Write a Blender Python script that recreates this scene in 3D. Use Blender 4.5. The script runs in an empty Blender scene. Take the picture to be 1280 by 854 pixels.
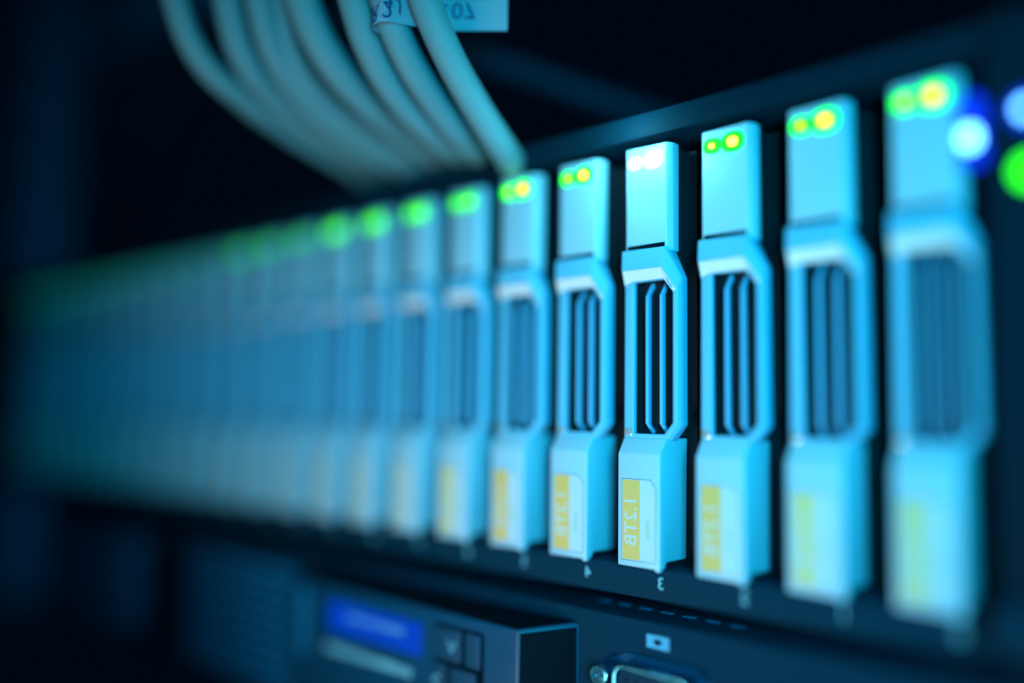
import bpy, bmesh, math, random
from mathutils import Vector, Matrix
random.seed(7)
S = 0.001                                   # everything is written in millimetres
SC = bpy.context.scene
COL = SC.collection

# ------------------------------------------------------------------ camera
YAW, PIT, ROL = .762, .084, .014
cam_d = bpy.data.cameras.new('camera'); cam = bpy.data.objects.new('camera', cam_d); COL.objects.link(cam)
fw = Vector((-math.sin(YAW)*math.cos(PIT), math.cos(YAW)*math.cos(PIT), math.sin(PIT)))
rt = Vector((math.cos(YAW), math.sin(YAW), 0)); up = rt.cross(fw)
rt, up = rt*math.cos(ROL)+up*math.sin(ROL), -rt*math.sin(ROL)+up*math.cos(ROL)
M3 = Matrix((rt, up, -fw)).transposed()
cam.matrix_world = Matrix.Translation(Vector((54.16, -145.69, 29.59))*S) @ M3.to_4x4()
cam_d.sensor_width = 36; cam_d.lens = 1100/1280*36
cam_d.clip_start = 0.005; cam_d.clip_end = 50
cam_d.dof.use_dof = True; cam_d.dof.focus_distance = 0.1775; cam_d.dof.aperture_fstop = 1.42
SC.camera = cam

# ------------------------------------------------------------------ world and lamps
W = bpy.data.worlds.new('World'); SC.world = W; W.use_nodes = True
W.node_tree.nodes['Background'].inputs[0].default_value = (0.02, 0.35, 1.0, 1)
W.node_tree.nodes['Background'].inputs[1].default_value = 0.006

def area(name, loc, tgt, size, power, col, spread=180):
    d = bpy.data.lights.new(name, 'AREA'); d.shape = 'RECTANGLE'; d.size, d.size_y = size[0]*S, size[1]*S
    d.energy = power; d.color = col; d.spread = math.radians(spread)
    o = bpy.data.objects.new(name, d); COL.objects.link(o)
    o.location = Vector(loc)*S
    o.rotation_euler = (Vector(tgt)-Vector(loc)).to_track_quat('-Z', 'Y').to_euler()
    return o
area('front_lamp', (-80, -140, -58), (-76, 0, 45), (70, 40), 0.074, (1.0, 0.80, 0.74), 116)
area('aisle_lamp', (130, -180, 50), (-55, 0, 42), (60, 100), 0.148, (0.01, 0.74, 1.0), 70)

SC.view_settings.view_transform = 'Standard'; SC.view_settings.look = 'None'
SC.view_settings.exposure = 0; SC.view_settings.gamma = 1
SC.cycles.use_denoising = True
try: SC.cycles.denoiser = 'OPENIMAGEDENOISE'
except Exception: pass
SC.cycles.max_bounces = 6

# ------------------------------------------------------------------ materials
def mat(name, col, rough=.45, metal=0., noise=.06, scale=900., bump=.05, emit=None, estr=0., spec=.5):
    m = bpy.data.materials.new(name); m.use_nodes = True
    nt = m.node_tree; b = nt.nodes['Principled BSDF']
    b.inputs['Roughness'].default_value = rough; b.inputs['Metallic'].default_value = metal
    b.inputs['Specular IOR Level'].default_value = spec
    tc = nt.nodes.new('ShaderNodeTexCoord')
    n = nt.nodes.new('ShaderNodeTexNoise'); n.inputs['Scale'].default_value = scale; n.inputs['Detail'].default_value = 4
    nt.links.new(tc.outputs['Object'], n.inputs['Vector'])
    r = nt.nodes.new('ShaderNodeMapRange'); r.inputs[3].default_value = 1-noise; r.inputs[4].default_value = 1+noise
    nt.links.new(n.outputs[0], r.inputs[0])
    mx = nt.nodes.new('ShaderNodeMix'); mx.data_type = 'RGBA'; mx.blend_type = 'MULTIPLY'; mx.inputs[0].default_value = 1
    mx.inputs[6].default_value = (*col, 1); nt.links.new(r.outputs[0], mx.inputs[7])
    nt.links.new(mx.outputs[2], b.inputs['Base Color'])
    # wear: roughness breaks up over larger smudges
    n2 = nt.nodes.new('ShaderNodeTexNoise'); n2.inputs['Scale'].default_value = scale*.12; n2.inputs['Detail'].default_value = 6
    nt.links.new(tc.outputs['Object'], n2.inputs['Vector'])
    r2 = nt.nodes.new('ShaderNodeMapRange'); r2.inputs[3].default_value = max(.05, rough-.1); r2.inputs[4].default_value = min(1, rough+.12)
    nt.links.new(n2.outputs[0], r2.inputs[0]); nt.links.new(r2.outputs[0], b.inputs['Roughness'])
    if bump:
        n3 = nt.nodes.new('ShaderNodeTexNoise'); n3.inputs['Scale'].default_value = 5000; n3.inputs['Detail'].default_value = 2
        nt.links.new(tc.outputs['Object'], n3.inputs['Vector'])
        bp = nt.nodes.new('ShaderNodeBump'); bp.inputs['Strength'].default_value = bump; bp.inputs['Distance'].default_value = .0001
        nt.links.new(n3.outputs[0], bp.inputs['Height']); nt.links.new(bp.outputs[0], b.inputs['Normal'])
    if emit:
        b.inputs['Emission Color'].default_value = (*emit, 1); b.inputs['Emission Strength'].default_value = estr
    return m
M = {}
M['plastic'] = mat('pale_blue_plastic', (.34, .67, .88), .42, noise=.03, bump=.04)
M['rib']     = mat('rib_plastic', (.13, .50, .84), .40, noise=.03)
M['frame']   = mat('handle_plastic', (.13, .54, .84), .42, noise=.03, bump=.04, spec=.3)
M['white']   = mat('lit_slope_white', (.86, .86, .88), .42, noise=.02, bump=.04)  # whiter colour carrying the light on the handle's top slope
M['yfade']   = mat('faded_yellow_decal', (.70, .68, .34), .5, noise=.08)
M['dark']    = mat('black_plastic', (.03, .05, .07), .5)
M['void']    = mat('black_steel_and_shade', (.001, .008, .016), .7, spec=.04)  # black steel, also used for the shade sheets on the control panel
M['lip']     = mat('charcoal_steel', (.002, .032, .062), .6, bump=.1, spec=.03)
M['drive']   = mat('drive_steel', (.008, .016, .025), .6, spec=.15)
M['decal']   = mat('white_decal', (.50, .74, .90), .5, noise=.02)
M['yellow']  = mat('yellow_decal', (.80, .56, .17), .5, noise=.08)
M['faint']   = mat('faint_print', (.42, .66, .60), .5)
M['groove']  = mat('decal_edge', (.03, .22, .38), .6)
M['ink']     = mat('white_print', (.18, .62, .82), .5)
M['cable']   = mat('grey_cable_sheath', (.13, .33, .39), .55, noise=.05, scale=400, spec=.2)
M['tag']     = mat('white_paper_tag', (.46, .74, .92), .7, noise=.03)
M['marker']  = mat('blue_marker', (.008, .07, .20), .7)
M['bprint']  = mat('blue_print', (.01, .40, .72), .5)
M['server']  = mat('server_face', (.002, .032, .065), .6, bump=.1, spec=.03)
M['module']  = mat('control_panel_plastic', (.002, .065, .145), .38, bump=.06, spec=.25)
M['button']  = mat('button_rubber', (.004, .06, .13), .5, spec=.2)
M['chrome']  = mat('connector_metal', (.06, .42, .60), .25, metal=1, noise=.05)
M['pin']     = mat('glint_metal', (.75, .92, 1.), .16, metal=.6, noise=.02)  # near-white metal, put on the hinge step to give a glint
M['endcap']  = mat('dark_charcoal_steel', (.001, .018, .035), .6, bump=.1, spec=.03)  # darker copy of the lip steel, for top lip and end caps
M['socket']  = mat('connector_plastic', (.002, .035, .075), .5, spec=.1)
M['screen']  = mat('backlit_screen', (.0, .02, .1), .3, emit=(.0, .05, .62), estr=.75)
M['stext']   = mat('screen_text', (.05, .2, .3), .4, emit=(.02, .16, .62), estr=.6)
M['rail']    = mat('rack_steel', (.01, .22, .46), .6, spec=.1)
def led(name, col, st): return mat(name, (.02, .05, .01), .3, bump=0, emit=col, estr=st)
M['led_hi']  = led('bright_yellow_lamp', (1., .80, .08), 5)
M['led_ring'] = led('green_lamp_ring', (.0, 1., .0), 3.6)
M['led_rfar'] = led('green_lamp_ring_low', (.0, 1., .25), .2)
M['led_rw'] = led('white_lamp_ring', (.6, 1., 1.), 1.6)  # bloom around the sharp carrier's lamps, put in as emission
M['led_mid'] = led('green_lamp_mid', (.22, 1., .02), 3.2)
M['led_low'] = led('green_lamp_weak', (.1, 1., .04), 1.1)
M['led_rlow'] = led('green_ring_weak', (.0, 1., .06), .7)
M['led_rmid'] = led('green_ring_mid', (.0, 1., .02), 1.7)
M['led_far'] = led('green_lamp_low', (.03, 1., .10), 0.3)
M['led_lo']  = led('dim_yellow_lamp', (.9, .95, .08), 2.6)
M['led_w']   = led('white_lamp', (1., .95, .8), 9)
M['led_b']   = led('blue_lamp', (.10, .42, 1.), 11)
M['led_br']  = led('blue_lamp_ring', (.0, .015, 1.), 1.3)  # blue halo of the lamps, put in as emission
M['led_g']   = led('green_lamp', (.02, 1., .0), 4)

# ------------------------------------------------------------------ mesh helpers
def tag(o, label=None, cat=None, group=None, kind=None):
    for k, v in (('label', label), ('category', cat), ('group', group), ('kind', kind)):
        if v: o[k] = v
    return o
def empty(name, loc, label, cat, group=None):
    o = bpy.data.objects.new(name, None); COL.objects.link(o); o.location = Vector(loc)*S
    o.empty_display_size = .01
    return tag(o, label, cat, group)
def obj(name, bm, m, parent=None, bevel=0., seg=2, smooth=True):
    me = bpy.data.meshes.new(name); bmesh.ops.recalc_face_normals(bm, faces=bm.faces); bm.to_mesh(me); bm.free()
    me.transform(Matrix.Scale(S, 4)); me.materials.append(M[m])
    o = bpy.data.objects.new(name, me); COL.objects.link(o)
    if bevel:
        md = o.modifiers.new('b', 'BEVEL'); md.width = bevel*S; md.segments = seg; md.limit_method = 'ANGLE'; md.angle_limit = math.radians(14)
        md.harden_normals = False
        dg = bpy.context.evaluated_depsgraph_get()
        m2 = bpy.data.meshes.new_from_object(o.evaluated_get(dg)); o.modifiers.clear(); o.data = m2
        bpy.data.meshes.remove(me); m2.name = name
        if smooth:
            for p in m2.polygons: p.use_smooth = True
            m2.set_sharp_from_angle(angle=math.radians(40))
    if parent: o.parent = parent
    return o
def box(bm, x0, x1, y0, y1, z0, z1):
    v = [bm.verts.new(p) for p in ((x0,y0,z0),(x1,y0,z0),(x1,y1,z0),(x0,y1,z0),(x0,y0,z1),(x1,y0,z1),(x1,y1,z1),(x0,y1,z1))]
    for f in ((0,1,2,3),(4,5,6,7),(0,1,5,4),(1,2,6,5),(2,3,7,6),(3,0,4,7)): bm.faces.new([v[i] for i in f])
    return bm
def B(*a): return box(bmesh.new(), *a)
def prism(pts, y0, y1, bm=None):
    """polygon in x,z pushed from y0 to y1"""
    bm = bm or bmesh.new()
    a = [bm.verts.new((x, y0, z)) for x, z in pts]; b = [bm.verts.new((x, y1, z)) for x, z in pts]
    bm.faces.new(a); bm.faces.new(b[::-1]); n = len(pts)
    for i in range(n): bm.faces.new((a[i], a[(i+1) % n], b[(i+1) % n], b[i]))
    return bm
def rrect(cx, cz, w, h, r, n=5):
    out = []
    for sx, sz, a0 in ((1,1,0),(-1,1,90),(-1,-1,180),(1,-1,270)):
        for k in range(n+1):
            a = math.radians(a0+90*k/n); out.append((cx+sx*(w/2-r)+r*math.cos(a), cz+sz*(h/2-r)+r*math.sin(a)))
    return out
def text_bm(txt, size, mtx, depth=.03):
    """lettering as a thin solid, font units through mtx (font x,y -> mm)"""
    cu = bpy.data.curves.new('t', 'FONT'); cu.body = txt; cu.size = size; cu.align_x = 'CENTER'; cu.align_y = 'CENTER'; cu.extrude = depth
    cu.resolution_u = 4
    o = bpy.data.objects.new('t', cu); COL.objects.link(o)
    dg = bpy.context.evaluated_depsgraph_get(); dg.update()
    me = bpy.data.meshes.new_from_object(o.evaluated_get(dg))
    bpy.data.objects.remove(o); bpy.data.curves.remove(cu)
    bm = bmesh.new(); bm.from_mesh(me); bpy.data.meshes.remove(me)
    bmesh.ops.transform(bm, matrix=mtx, verts=bm.verts)
    return bm
def M4(xa, ya, loc):
    """font x axis, font y axis and origin in mm (mirrored lettering allowed)"""
    xa, ya = Vector(xa), Vector(ya); za = xa.cross(ya).normalized()
    m = Matrix((xa, ya, za)).transposed().to_4x4(); m.translation = Vector(loc); return m
def tube(name, pts, rad, m, parent=None, res=6):
    cu = bpy.data.curves.new(name, 'CURVE'); cu.dimensions = '3D'; cu.bevel_depth = rad*S; cu.bevel_resolution = res; cu.use_fill_caps = True
    sp = cu.splines.new('BEZIER'); sp.bezier_points.add(len(pts)-1)
    for b, p in zip(sp.bezier_points, pts):
        b.co = Vector(p)*S; b.handle_left_type = b.handle_right_type = 'AUTO'
    sp.resolution_u = 14
    o = bpy.data.objects.new(name, cu); COL.objects.link(o)
    dg = bpy.context.evaluated_depsgraph_get(); dg.update()
    me = bpy.data.meshes.new_from_object(o.evaluated_get(dg)); bpy.data.objects.remove(o); bpy.data.curves.remove(cu)
    me.materials.clear(); me.materials.append(M[m]); me.name = name
    for p in me.polygons: p.use_smooth = True
    o = bpy.data.objects.new(name, me); COL.objects.link(o)
    if parent: o.parent = parent
    return o

# ------------------------------------------------------------------ disk shelf chassis
PITCH = 18.2; N = 24; XL = -PITCH*(N-1)-3.2; XR = 15.2
shelf = empty('disk_shelf', (0, 0, 0), 'dark steel disk shelf holding the row of pale drive carriers', 'disk shelf')
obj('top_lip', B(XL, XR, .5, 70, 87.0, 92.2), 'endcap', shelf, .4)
obj('bottom_lip', B(XL, XR, 2.0, 70, -6.3, -.02), 'lip', shelf, .4)
obj('backplane', B(XL, XR, 70.2, 72, -6.3, 92.2), 'void', shelf)
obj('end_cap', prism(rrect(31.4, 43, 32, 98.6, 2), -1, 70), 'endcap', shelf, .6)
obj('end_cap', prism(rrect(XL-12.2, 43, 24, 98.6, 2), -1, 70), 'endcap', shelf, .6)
obj('divider', B(XR-.9, XR-.1, 4, 70, 0.1, 86.9), 'void', shelf)
for i in range(N):                        # printed bay numbers, mirrored as in the picture
    obj('bay_number', text_bm(str(i), 3.3, M4((-1,0,0),(0,0,1),(-PITCH*i+9.0, 1.98, -2.95))), 'ink', shelf)
# status lamps on the end cap
for x, z, r, ring, core in ((21.2, 76.0, 2.3, 'led_br', 'led_b'), (21.4, 66.6, 2.1, 'led_g', 'led_g')):
    l = obj('status_lamp', prism([(x+r*math.cos(a*math.pi/10), z+r*math.sin(a*math.pi/10)) for a in range(20)], -1.35, -.9), ring, shelf)
    obj('lamp_core', prism([(x+.42*r*math.cos(a*math.pi/10), z+.42*r*math.sin(a*math.pi/10)) for a in range(20)], -1.6, -1.3), core, l)
l = obj('status_lamp', prism(rrect(13.0, 75.2, 3.6, 11.5, 1.7), 1.2, 2.4), 'led_br', shelf)  # tall glowing shape is the lamp's halo; the core is the lamp
obj('lamp_core', prism(rrect(12.6, 74.0, 2.7, 3.4, 1.2), .9, 1.3), 'led_b', l)
obj('lamp_bracket', B(12.1, 14.2, 2.4, 12, 69, 86.9), 'void', shelf)
obj('thumb_screw', prism([(18.6+4*math.cos(a*math.pi/12), .1+4*math.sin(a*math.pi/12)) for a in range(24)], -5, -1), 'lip', shelf, .5)

# ------------------------------------------------------------------ drive carrier
def make_carrier():
    t = empty('drive_carrier', (0, 0, 0), '', 'drive carrier', 'drive carriers in the disk shelf')
    # lower block: front face, sloped shoulder, raised rear underside
    bm = bmesh.new()
    prof = [(0,0),(0,22.3),(2.0,25.5),(9.6,25.5),(9.6,1.3),(2.6,1.3),(1.8,0)]
    L = [bm.verts.new((0, y, z)) for y, z in prof]; R = [bm.verts.new((10.1 + (.25 if y > 1.9 and z > 20 else 0), y, z)) for y, z in prof]
    bm.faces.new(L); bm.faces.new(R[::-1])
    for i in range(len(prof)): j = (i+1) % len(prof); bm.faces.new((L[i], L[j], R[j], R[i]))
    lb = obj('lower_block', bm, 'plastic', t, .32, 3)
    obj('foot', B(8.7, 9.9, .3, 1.4, -.45, .1), 'plastic', lb, .2)
    # label plate let into the lower block
    def plate(g): return [(1.15-g,1.3-g),(9.15+g,1.3-g),(9.15+g,15.6+g*.6),(7.9+g*.6,17.2+g),(1.15-g,17.2+g)]
    obj('label_groove', prism(plate(.16), -.012, .05), 'groove', lb)
    dc = obj('label_plate', prism(plate(0), -.05, .05), 'decal', lb)
    obj('yellow_band', B(1.25, 5.5, -.08, -.04, 1.4, 17.1), 'yellow', lb)
    obj('lettering', text_bm('1.2TB', 4.1, M4((0,0,-1),(-1,0,0),(3.35, -.09, 9.0)), .015), 'decal', lb)
    obj('faint_mark', B(6.9, 7.8, -.065, -.045, 5.6, 9.4), 'faint', lb)
    # handle frame around the grille
    bm = bmesh.new()
    r1 = [(2.3,26.3,2.15),(9.7,26.3,2.15),(11.7,28.6,2.2),(11.7,54.6,2.2),(9.7,57.3,2.0),(2.3,57.3,2.0),(2.3,55.8,2.3)]
    r2 = [(0,25.4,2.1),(10.3,25.4,2.1),(12.7,28.5,2.3),(12.7,55.2,2.3),(9.8,60.0,1.0),(0,60.0,1.0),(0,56.2,2.3)]
    r3 = [(-.1,25.3,2.5),(10.8,25.0,3.0),(13.2,28.2,3.4),(13.2,57.6,3.4),(10.3,64.0,1.6),(0,64.0,1.25),(-.12,56.2,2.7)]
    r4 = [(x,5.3,z) for x,z,y in r3]; r0 = [(x-.0 if x<5 else x+.3,3.3,z) for x,z,y in r1]
    rings = [[bm.verts.new((a, y if False else c, b) if False else p) for p in ([(x,y,z) for x,z,y in r] if k in (1,2,3) else r) for a,b,c in [(0,0,0)]] for k, r in ((0,r0),(1,r1),(2,r2),(3,r3),(4,r4))]
    n = 7
    for a, b in zip(rings[:-1], rings[1:]):
        for i in range(n): j = (i+1) % n; bm.faces.new((a[i], a[j], b[j], b[i]))
    for i in range(n): j = (i+1) % n; bm.faces.new((rings[4][i], rings[4][j], rings[0][j], rings[0][i]))
    hf = obj('handle_frame', bm, 'frame', t, .28, 3)
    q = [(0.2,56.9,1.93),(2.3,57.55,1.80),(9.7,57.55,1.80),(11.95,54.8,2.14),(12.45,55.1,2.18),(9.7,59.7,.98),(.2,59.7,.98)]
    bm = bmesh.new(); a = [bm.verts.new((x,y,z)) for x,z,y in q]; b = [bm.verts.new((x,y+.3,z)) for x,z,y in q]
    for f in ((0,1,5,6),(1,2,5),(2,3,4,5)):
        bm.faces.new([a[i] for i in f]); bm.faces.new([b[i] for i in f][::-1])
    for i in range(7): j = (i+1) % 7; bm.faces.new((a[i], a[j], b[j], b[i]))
    obj('slope_highlight', bm, 'white', hf)  # white sheet paints the slope's brightness onto the handle
    for x in (4.95, 8.35):                # two upright ribs, bent back at both ends
        bm = bmesh.new(); w = .33
        pr = [(5.2,26.3),(3.0,28.4),(3.0,54.4),(5.0,57.3),(6.4,57.3),(4.3,54.6),(4.3,28.2),(6.4,26.3)]
        a = [bm.verts.new((x-w, y, z)) for y, z in pr]; b = [bm.verts.new((x+w, y, z)) for y, z in pr]
        bm.faces.new(a); bm.faces.new(b[::-1])
        for i in range(8): j = (i+1) % 8; bm.faces.new((a[i], a[j], b[j], b[i]))
        obj('rib', bm, 'rib', hf, .14, 2)
    obj('hinge_step', B(.15, 2.1, 1.95, 2.6, 25.9, 27.4), 'pin', hf, .1)
    # upper block with the two lamps
    bm = bmesh.new()
    lo = [(.4,2.0),(10.3,2.0),(11.2,3.4),(11.2,5.4),(.4,5.4)]
    a = [bm.verts.new((x,y,63.2)) for x,y in lo]; b = [bm.verts.new((x,y,85.6)) for x,y in lo]
    bm.faces.new(a); bm.faces.new(b[::-1])
    for i in range(5): j = (i+1) % 5; bm.faces.new((a[i], a[j], b[j], b[i]))
    ub = obj('upper_block', bm, 'plastic', t, .3, 3)
    obj('seam', B(.9, 10.0, 1.9, 3, 64.02, 64.95), 'void', ub)
    obj('lamp_ring', prism(rrect(2.75, 82.4, 3.9, 3.1, 1.4), 1.85, 2.2), 'led_ring', ub)
    obj('lamp_ring', prism(rrect(7.2, 82.4, 4.8, 4.0, 1.8), 1.86, 2.2), 'led_ring', ub)
    obj('lamp', prism(rrect(2.7, 82.4, 1.2, 1.0, .4), 1.75, 1.9), 'led_lo', ub)
    obj('lamp', prism(rrect(7.2, 82.4, 1.8, 1.5, .6), 1.75, 1.9), 'led_hi', ub)
    obj('drive_body', B(.4, 12.6, 9.9, 66, .02, 85), 'drive', t)
    obj('drive_cage', B(.6, 10.6, 5.5, 9.8, 26, 85), 'drive', t)
    return t
proto = make_carrier()
def copy_tree(o, parent=None):
    c = o.copy(); COL.objects.link(c); c.parent = parent
    for ch in list(o.children): copy_tree(ch, c)
    return c
ORD = ['', 'second', 'third', 'fourth', 'fifth', 'sixth', 'seventh', 'eighth', 'ninth', 'tenth', 'eleventh', 'twelfth']
def clabel(i):
    return {0: 'blurred pale blue drive carrier at the right end beside the blue lamps',
            2: 'pale blue drive carrier just right of the sharp one over number 3',
            3: 'sharply focused pale blue drive carrier with white lamps over number 3',
            4: 'pale blue drive carrier with readable yellow label just left of the sharpest one',
            23: 'dim strongly blurred drive carrier at the far left end of the row'}.get(i) or (
            '%s drive carrier counted from the right end of the row' % ORD[i] if i < 12 else
            '%s drive carrier counted from the far left end of the row' % ORD[23-i])
carriers = [proto]
src = [proto] + [copy_tree(proto) for _ in range(N-1)]
for i, c in enumerate(src):
    c.location = (-PITCH*i*S, 0, 0); c['label'] = clabel(i)
def relamp(c, m):
    u = [k for k in c.children if k.name.startswith('upper_block')][0]
    for k in u.children:
        if k.name.startswith('lamp'):
            k.data = lamp_mesh(k.data, ({'led_far': 'led_rfar', 'led_low': 'led_rlow'}.get(m, 'led_rmid')) if k.name.startswith('lamp_ring') else m)
LM = {}
def lamp_mesh(me, m):
    if (me.name, m) not in LM:
        c = me.copy(); c.materials[0] = M[m]; LM[(me.name, m)] = c
    return LM[(me.name, m)]
for i in range(6, N): relamp(src[i], 'led_mid' if i < 10 else 'led_low' if i < 13 else 'led_far')
c3 = src[3]
ub3 = [c for c in c3.children if c.name.startswith('upper_block')][0]
for c in ub3.children:
    if c.name.startswith('lamp'):
        c.data = c.data.copy(); c.data.materials[0] = M['led_rw' if c.name.startswith('lamp_ring') else 'led_w']
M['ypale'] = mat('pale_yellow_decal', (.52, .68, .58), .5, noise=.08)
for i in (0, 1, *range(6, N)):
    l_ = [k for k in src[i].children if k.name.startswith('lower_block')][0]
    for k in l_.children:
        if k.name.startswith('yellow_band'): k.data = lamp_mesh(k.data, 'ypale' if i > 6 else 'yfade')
pl = bpy.data.lights.new('lamp_spill_proxy', 'POINT'); pl.energy = .022; pl.color = (.30, .95, 1.); pl.shadow_soft_size = .0015
plo = bpy.data.objects.new('lamp_spill_proxy', pl); COL.objects.link(plo); plo.location = (( -54.6+5)*S, -8*S, 88.5*S)  # point light added in front of the white lamps to carry their spill

# ------------------------------------------------------------------ server below
ZT = -10.0
srv = empty('rack_server', (0, 0, -54*S), 'dark blue rack server with a control panel below the disk shelf', 'server')
srv.location = (0, 0, 0)
obj('chassis', B(-372, 62, 0, 70, -54, ZT), 'server', srv, .5)
mod = prism([(-156,-14.2),(-72.6,-14.2),(-72.6,-53),(-156,-53)], -10, -.0)
bm = bmesh.new()
fr = [(-156,-10,-14.4),(-72.6,-10,-14.4),(-72.6,-10,-53),(-156,-10,-53)]; bk = [(-158,-.02,-13.0),(-64.2,-.02,-13.0),(-64.2,-.02,-53),(-158,-.02,-53)]
mod.free()
a = [bm.verts.new(p) for p in fr]; b = [bm.verts.new(p) for p in bk]
bm.faces.new(a); bm.faces.new(b[::-1])
for i in range(4): j = (i+1) % 4; bm.faces.new((a[i], a[j], b[j], b[i]))
cp = obj('control_panel', bm, 'module', srv, .55, 3)
bm = bmesh.new()
q = [(-72.0,-9.75,-15.2),(-64.6,-.3,-13.9),(-64.6,-.3,-52.8),(-72.0,-9.75,-52.8)]
nrm = Vector((10, -8.4, 0)).normalized()*.12
a = [bm.verts.new(Vector(p_)+nrm) for p_ in q]; b = [bm.verts.new(Vector(p_)-nrm) for p_ in q]
bm.faces.new(a); bm.faces.new(b[::-1])
for i in range(4): j = (i+1) % 4; bm.faces.new((a[i], a[j], b[j], b[i]))
obj('side_shade', bm, 'void', cp, .06)  # dark sheet stands in for shade on the panel's side
bm = bmesh.new()
q = [(-155.6,-9.7,-14.36),(-73.0,-9.7,-14.36),(-64.9,-.2,-13.03),(-157.2,-.2,-13.03)]
a = [bm.verts.new((x_,y_,z_+.08)) for x_,y_,z_ in q]; b = [bm.verts.new((x_,y_,z_-.08)) for x_,y_,z_ in q]
bm.faces.new(a); bm.faces.new(b[::-1])
for i in range(4): j = (i+1) % 4; bm.faces.new((a[i], a[j], b[j], b[i]))
obj('top_shade', bm, 'void', cp)  # dark sheet stands in for shade on the panel's top
sf = obj('screen', prism(rrect(-120.7, -21.9, 36.4, 7.4, .4), -10.1, -9.9), 'screen', cp)
for k, (x0, x1) in enumerate(((-131,-124),(-123,-119),(-118,-109))):
    obj('screen_mark', B(x0, x1, -10.16, -10.08, -22.0, -20.4), 'stext', sf)
x = -140.2
while x < -107:                            # illegible print under the screen
    w = random.uniform(1.0, 1.9)
    obj('print_mark', B(x, x+w, -10.06, -9.98, -31.0, -29.0+random.uniform(-.3,.3)), 'ink', cp); x += w+random.uniform(.35,.6)
obj('end_highlight', B(-151.5, -148.5, -10.4, -9.98, -34, -17), 'rail', cp, .2)  # lighter strip painting the highlight at the panel's left end
# recessed key pad with four keys
pad = obj('key_recess', prism(rrect(-90.2, -29.5, 16.0, 25.2, 1.0), -10.03, -9.9), 'void', cp)
def chevron(cx, cz, s, ang):
    bm = bmesh.new()
    for sg in (-1, 1):
        q = [Vector((0,-s*.6)), Vector((sg*s*.62, s*.5)), Vector((sg*(s*.62-.36), s*.5+.15)), Vector((0, -s*.6+.5))]
        c, si = math.cos(ang), math.sin(ang)
        prism([(cx+c*p.x-si*p.y, cz+si*p.x+c*p.y) for p in q], -10.9, -10.82, bm)
    return bm
for kx0, kx1, kz0, kz1, ch in ((-97.3,-88.9,-24.4,-17.5,(-91.6,-21.2,2.3,0)), (-87.4,-82.9,-24.6,-17.4,None), (-97.6,-93.6,-35,-25.4,(-96.6,-29.2,2.3,-math.pi/2)), (-92.2,-84.2,-35,-25.6,(-87.6,-30.2,2.3,math.pi/2))):
    k = obj('key', B(kx0, kx1, -10.85, -10.0, kz0, kz1), 'button', cp, .3, 3)
    if ch: obj('arrow_mark', chevron(*ch), 'ink', cp)
# video socket: flange, shell, socket face with pin holes, hex nut with screw
vs = obj('video_socket_flange', prism([(-58.8,-25),(-58.4,-19.3),(-53.2,-17.2),(-52.2,-16.6),(-36.6,-16.9),(-35,-18.2),(-31,-19.6),(-31,-27),(-58,-30)], -.5, -.0), 'module', srv, .2)
sh = []
for k in rrect(-43.6, -22.3, 17.2, 9.0, 2.2): sh.append((k[0]+(k[1]+24)*.0, k[1]))
bm = bmesh.new(); inn = [((x+43.6)*.90-43.6, (z+22.3)*.84-22.3) for x, z in sh]
rg = [[bm.verts.new((x,y,z)) for x,z in q] for q, y in ((sh,-.4),(sh,-5.2),(inn,-5.2),(inn,-1.0))]
for p, q in zip(rg[:-1], rg[1:]):
    for i in range(len(sh)): j = (i+1) % len(sh); bm.faces.new((p[i],p[j],q[j],q[i]))
obj('connector_shell', bm, 'chrome', vs, .15, 2)
sk = obj('connector_face', prism([((x+43.6)*.88-43.6, (z+22.3)*.80-22.3) for x, z in sh], -4.6, -.6), 'socket', vs, .2)
for r_ in range(3):
    for c_ in range(5):
        cx, cz = -49.0+c_*2.3+(r_ % 2)*1.1, -20.6-r_*1.9
        obj('pin_hole', prism([(cx+.45*math.cos(a*math.pi/4), cz+.45*math.sin(a*math.pi/4)) for a in range(8)], -4.64, -4.58), 'void', vs)
nx, nz = -55.6, -20.9
nut = obj('hex_nut', prism([(nx+2.5*math.cos(math.radians(60*k+12)), nz+2.5*math.sin(math.radians(60*k+12))) for k in range(6)], -5.0, -.5), 'chrome', vs, .25)
for k in range(3):
    bm = bmesh.new(); r0, r1 = 1.75-.5*k, 1.45-.5*k
    rg = [[bm.verts.new((nx+r*math.cos(a*math.pi/10), y, nz+r*math.sin(a*math.pi/10))) for a in range(20)] for r, y in ((r0,-5.0),(r0,-5.25),(r1,-5.25),(r1,-5.0))]
    for p, q in zip(rg[:-1], rg[1:]):
        for i in range(20): j = (i+1) % 20; bm.faces.new((p[i],p[j],q[j],q[i]))
    obj('thread', bm, 'chrome', nut)
# monitor symbol
bm = bmesh.new()
oc = (-44.9, -13.6); ou = [(oc[0]+x, oc[1]+z) for x, z in ((2.6,0),(2.6,1.25),(1.3,1.25),(0,1.25),(-1.3,1.25),(-2.6,1.25),(-2.6,0),(-2.6,-1.25),(-1.3,-1.25),(0,-1.25),(1.3,-1.25),(2.6,-1.25))]
an = [0,25,55,90,125,155,180,205,235,270,305,335]
ii = [(oc[0]+.95*math.cos(math.radians(q)), oc[1]+.62*math.sin(math.radians(q))) for q in an]
p = [bm.verts.new((x,-.06,z)) for x,z in ou]; q = [bm.verts.new((x,-.06,z)) for x,z in ii]
for i in range(12): j = (i+1) % 12; bm.faces.new((p[i],p[j],q[j],q[i]))
obj('monitor_symbol', bm, 'bprint', srv)
for k in range(7):
    obj('vent_slot', B(-66+k*5.3, -63.4+k*5.3, 8.6, 9.8, ZT, ZT+.12), 'rail', srv)
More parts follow.
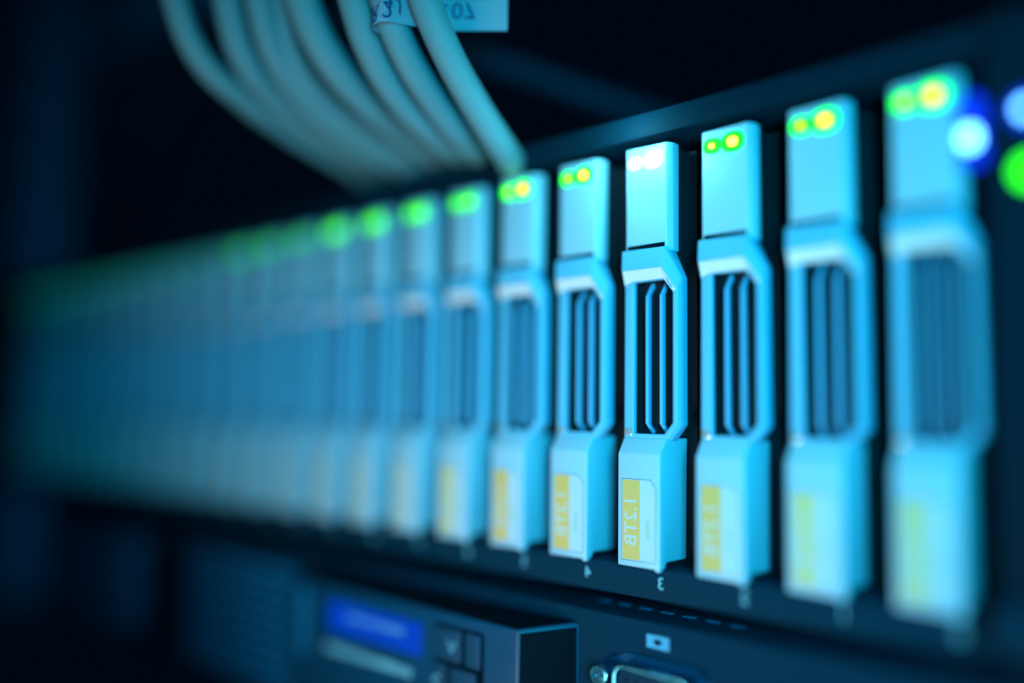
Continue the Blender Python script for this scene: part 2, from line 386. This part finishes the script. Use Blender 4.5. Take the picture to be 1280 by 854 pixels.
# left part of the face: louvres, dark gap, handle block
for k in range(9):
    obj('louvre', B(-232, -162, -2.4, 0, -50+k*4.0, -48.2+k*4.0), 'rail', srv, .2)
obj('bay_gap', B(-262, -236, -.4, 0, -52, -16), 'void', srv)
obj('handle_block', prism(rrect(-305, -32, 80, 34, 3), -9, -.0), 'module', srv, 1.0)

# ------------------------------------------------------------------ cables over the shelf
CABLES = [
    [(-139.4, -59.7, 135.6), (-138.9, -58.0, 124.5), (-140.6, -50.8, 113.6), (-143.6, -37.8, 108.0), (-148.1, -21.0, 104.8), (-151.4, 1.8, 100.6), (-176.4, 46.8, 95.7)],
    [(-132.3, -50.3, 136.8), (-132.0, -48.8, 125.6), (-134.0, -42.6, 113.6), (-137.7, -31.7, 108.3), (-140.6, -15.2, 104.1), (-144.0, 4.8, 100.5), (-169.0, 49.8, 95.7)],
    [(-125.1, -46.2, 135.9), (-124.8, -44.6, 124.8), (-126.7, -39.0, 114.2), (-129.7, -28.6, 107.2), (-131.2, -12.4, 100.9), (-132.8, 7.3, 97.3), (-157.8, 52.3, 95.7)],
    [(-124.6, -41.7, 137.5), (-124.3, -40.1, 126.2), (-125.8, -35.0, 114.7), (-127.3, -25.1, 107.6), (-126.9, -9.7, 101.7), (-127.0, 8.3, 97.1), (-152.0, 53.3, 95.7)],
    [(-111.9, -44.2, 131.8), (-110.8, -41.9, 121.2), (-110.8, -35.2, 111.0), (-111.9, -24.3, 104.4), (-113.7, -10.4, 100.3), (-116.1, 6.4, 96.8), (-141.1, 51.4, 95.7)],
    [(-97.2, -40.8, 127.8), (-96.1, -38.5, 117.6), (-96.8, -32.8, 107.8), (-98.4, -22.7, 100.2), (-100.2, -9.3, 95.5), (-109.8, 10.6, 95.9), (-134.8, 55.6, 95.7)],
    [(-89.1, -38.4, 125.8), (-88.2, -36.3, 115.8), (-88.5, -30.7, 106.6), (-89.8, -21.2, 99.1), (-92.2, -9.4, 93.8), (-107.8, 15.4, 96.0), (-132.8, 60.4, 95.7)],
    [(-80.7, -35.6, 123.8), (-79.2, -33.1, 114.1), (-78.9, -27.3, 105.0), (-79.9, -18.3, 96.9), (-81.9, -7.1, 89.7), (-107.4, 25.9, 96.0), (-132.4, 70.9, 95.7)]]
CLAB = ['leftmost pale network cable curving down over the disk shelf', 'second pale network cable from the left above the shelf',
        'third pale network cable from the left, close against its neighbour', 'fourth pale network cable from the left in the middle of the bundle',
        'fifth pale network cable from the left, thick in the bundle middle', 'pale network cable just left of the one with the written tag',
        'pale network cable wrapped by the white paper tag', 'rightmost pale network cable crossing in front of the white tag']
for pts, lb, r in zip(CABLES, CLAB, (3.1, 3.4, 3.3, 3.7, 3.9, 3.5, 3.3, 3.3)):
    tag(tube('network_cable', pts, r, 'cable'), lb, 'cable', 'network cables above the disk shelf')
# paper tag: wrapped round one cable, its free end standing out behind the rightmost cable
tg = empty('cable_tag', (0, 0, 0), 'white paper cable tag with upside-down writing ending in 07', 'tag')
def tag_sheet():
    """front surface: a bow round the cable, then a straight flag; returns plan points (x, y)"""
    c = Vector((-87.4, -35.6)); d = Vector((.745, .667)).normalized(); n = Vector((d.y, -d.x)) # n faces the camera
    pts = []
    for k in range(13):
        a = math.radians(-150+150*k/12)
        pts.append(c + d*(3.5*math.sin(a)) + n*(3.5*math.cos(a)))
    e = pts[-1]
    for k in range(1, 13): pts.append(e + d*(k*24.4/12) - n*(min(k, 5)*1.35))
    return pts
P = tag_sheet()
bm = bmesh.new()
zb, zt = 110.6, 131
top = []; bot = []
for k, p in enumerate(P):
    zz = zb - (1.0 if k < 13 else max(0, 1-(k-12)/5))
    bot.append(bm.verts.new((p.x, p.y, zz))); top.append(bm.verts.new((p.x, p.y, zt)))
for i in range(len(P)-1): bm.faces.new((bot[i], bot[i+1], top[i+1], top[i]))
bmesh.ops.solidify(bm, geom=bm.faces[:], thickness=.18)
obj('paper', bm, 'tag', tg)
dv = Vector((.745, .667, 0)).normalized(); nv = Vector((dv.y, -dv.x, 0))
def write(name, txt, size, c, xa):
    xa = Vector(xa).normalized(); obj(name, text_bm(txt, size, M4(xa, (0,0,-1), c), .02), 'marker', tg)

write('digits', '07', 5.2, (Vector((-78.35, -23.13, 115.1)) + nv*.28), dv)
write('dash', '-', 5.2, (Vector((-81.2, -25.7, 115.6)) + nv*.3), dv)
ctr = Vector((-87.4, -35.6, 0))
for ch, ang, z in (('R', -48, 111.8), ('2', 2, 112.2)):
    a = math.radians(ang)
    write('letter', ch, 5.0, ctr + dv*(3.66*math.sin(a)) + nv*(3.66*math.cos(a)) + Vector((0,0,z)), dv*math.cos(a) - nv*math.sin(a))
fl = (dv*1.88 - nv*1.35)
write('letter', 'U', 4.6, Vector((-84.7, -36.6, 113.6)) + Vector((fl.y, -fl.x, 0)).normalized()*.25, fl)

# ------------------------------------------------------------------ rack around
post = tag(obj('rack_post', B(-480, -450, 8, 30, -70, 300), 'rail', None, 1.0), 'dim blue steel rack post beyond the left end of the shelf', 'rack post')
tag(obj('rack_crossbar', B(-449.8, -330, 30, 50, 226, 244), 'rail', None, 1.0), 'dim blue steel crossbar at the top left corner', 'crossbar')
tag(tube('guide_bar', [(-150, -8, 141), (-127, 16, 133.5), (-95, 48, 119), (-60, 84, 103)], 3.4, 'server'), 'dark blue guide bar slanting down behind the cable tag', 'guide bar')
tag(tube('power_cable', [(-470, 60, 130), (-420, 50, 150), (-380, 45, 180), (-330, 60, 230)], 8, 'lip'), 'thick dark power cable hanging in the shadow at the left', 'power cable')
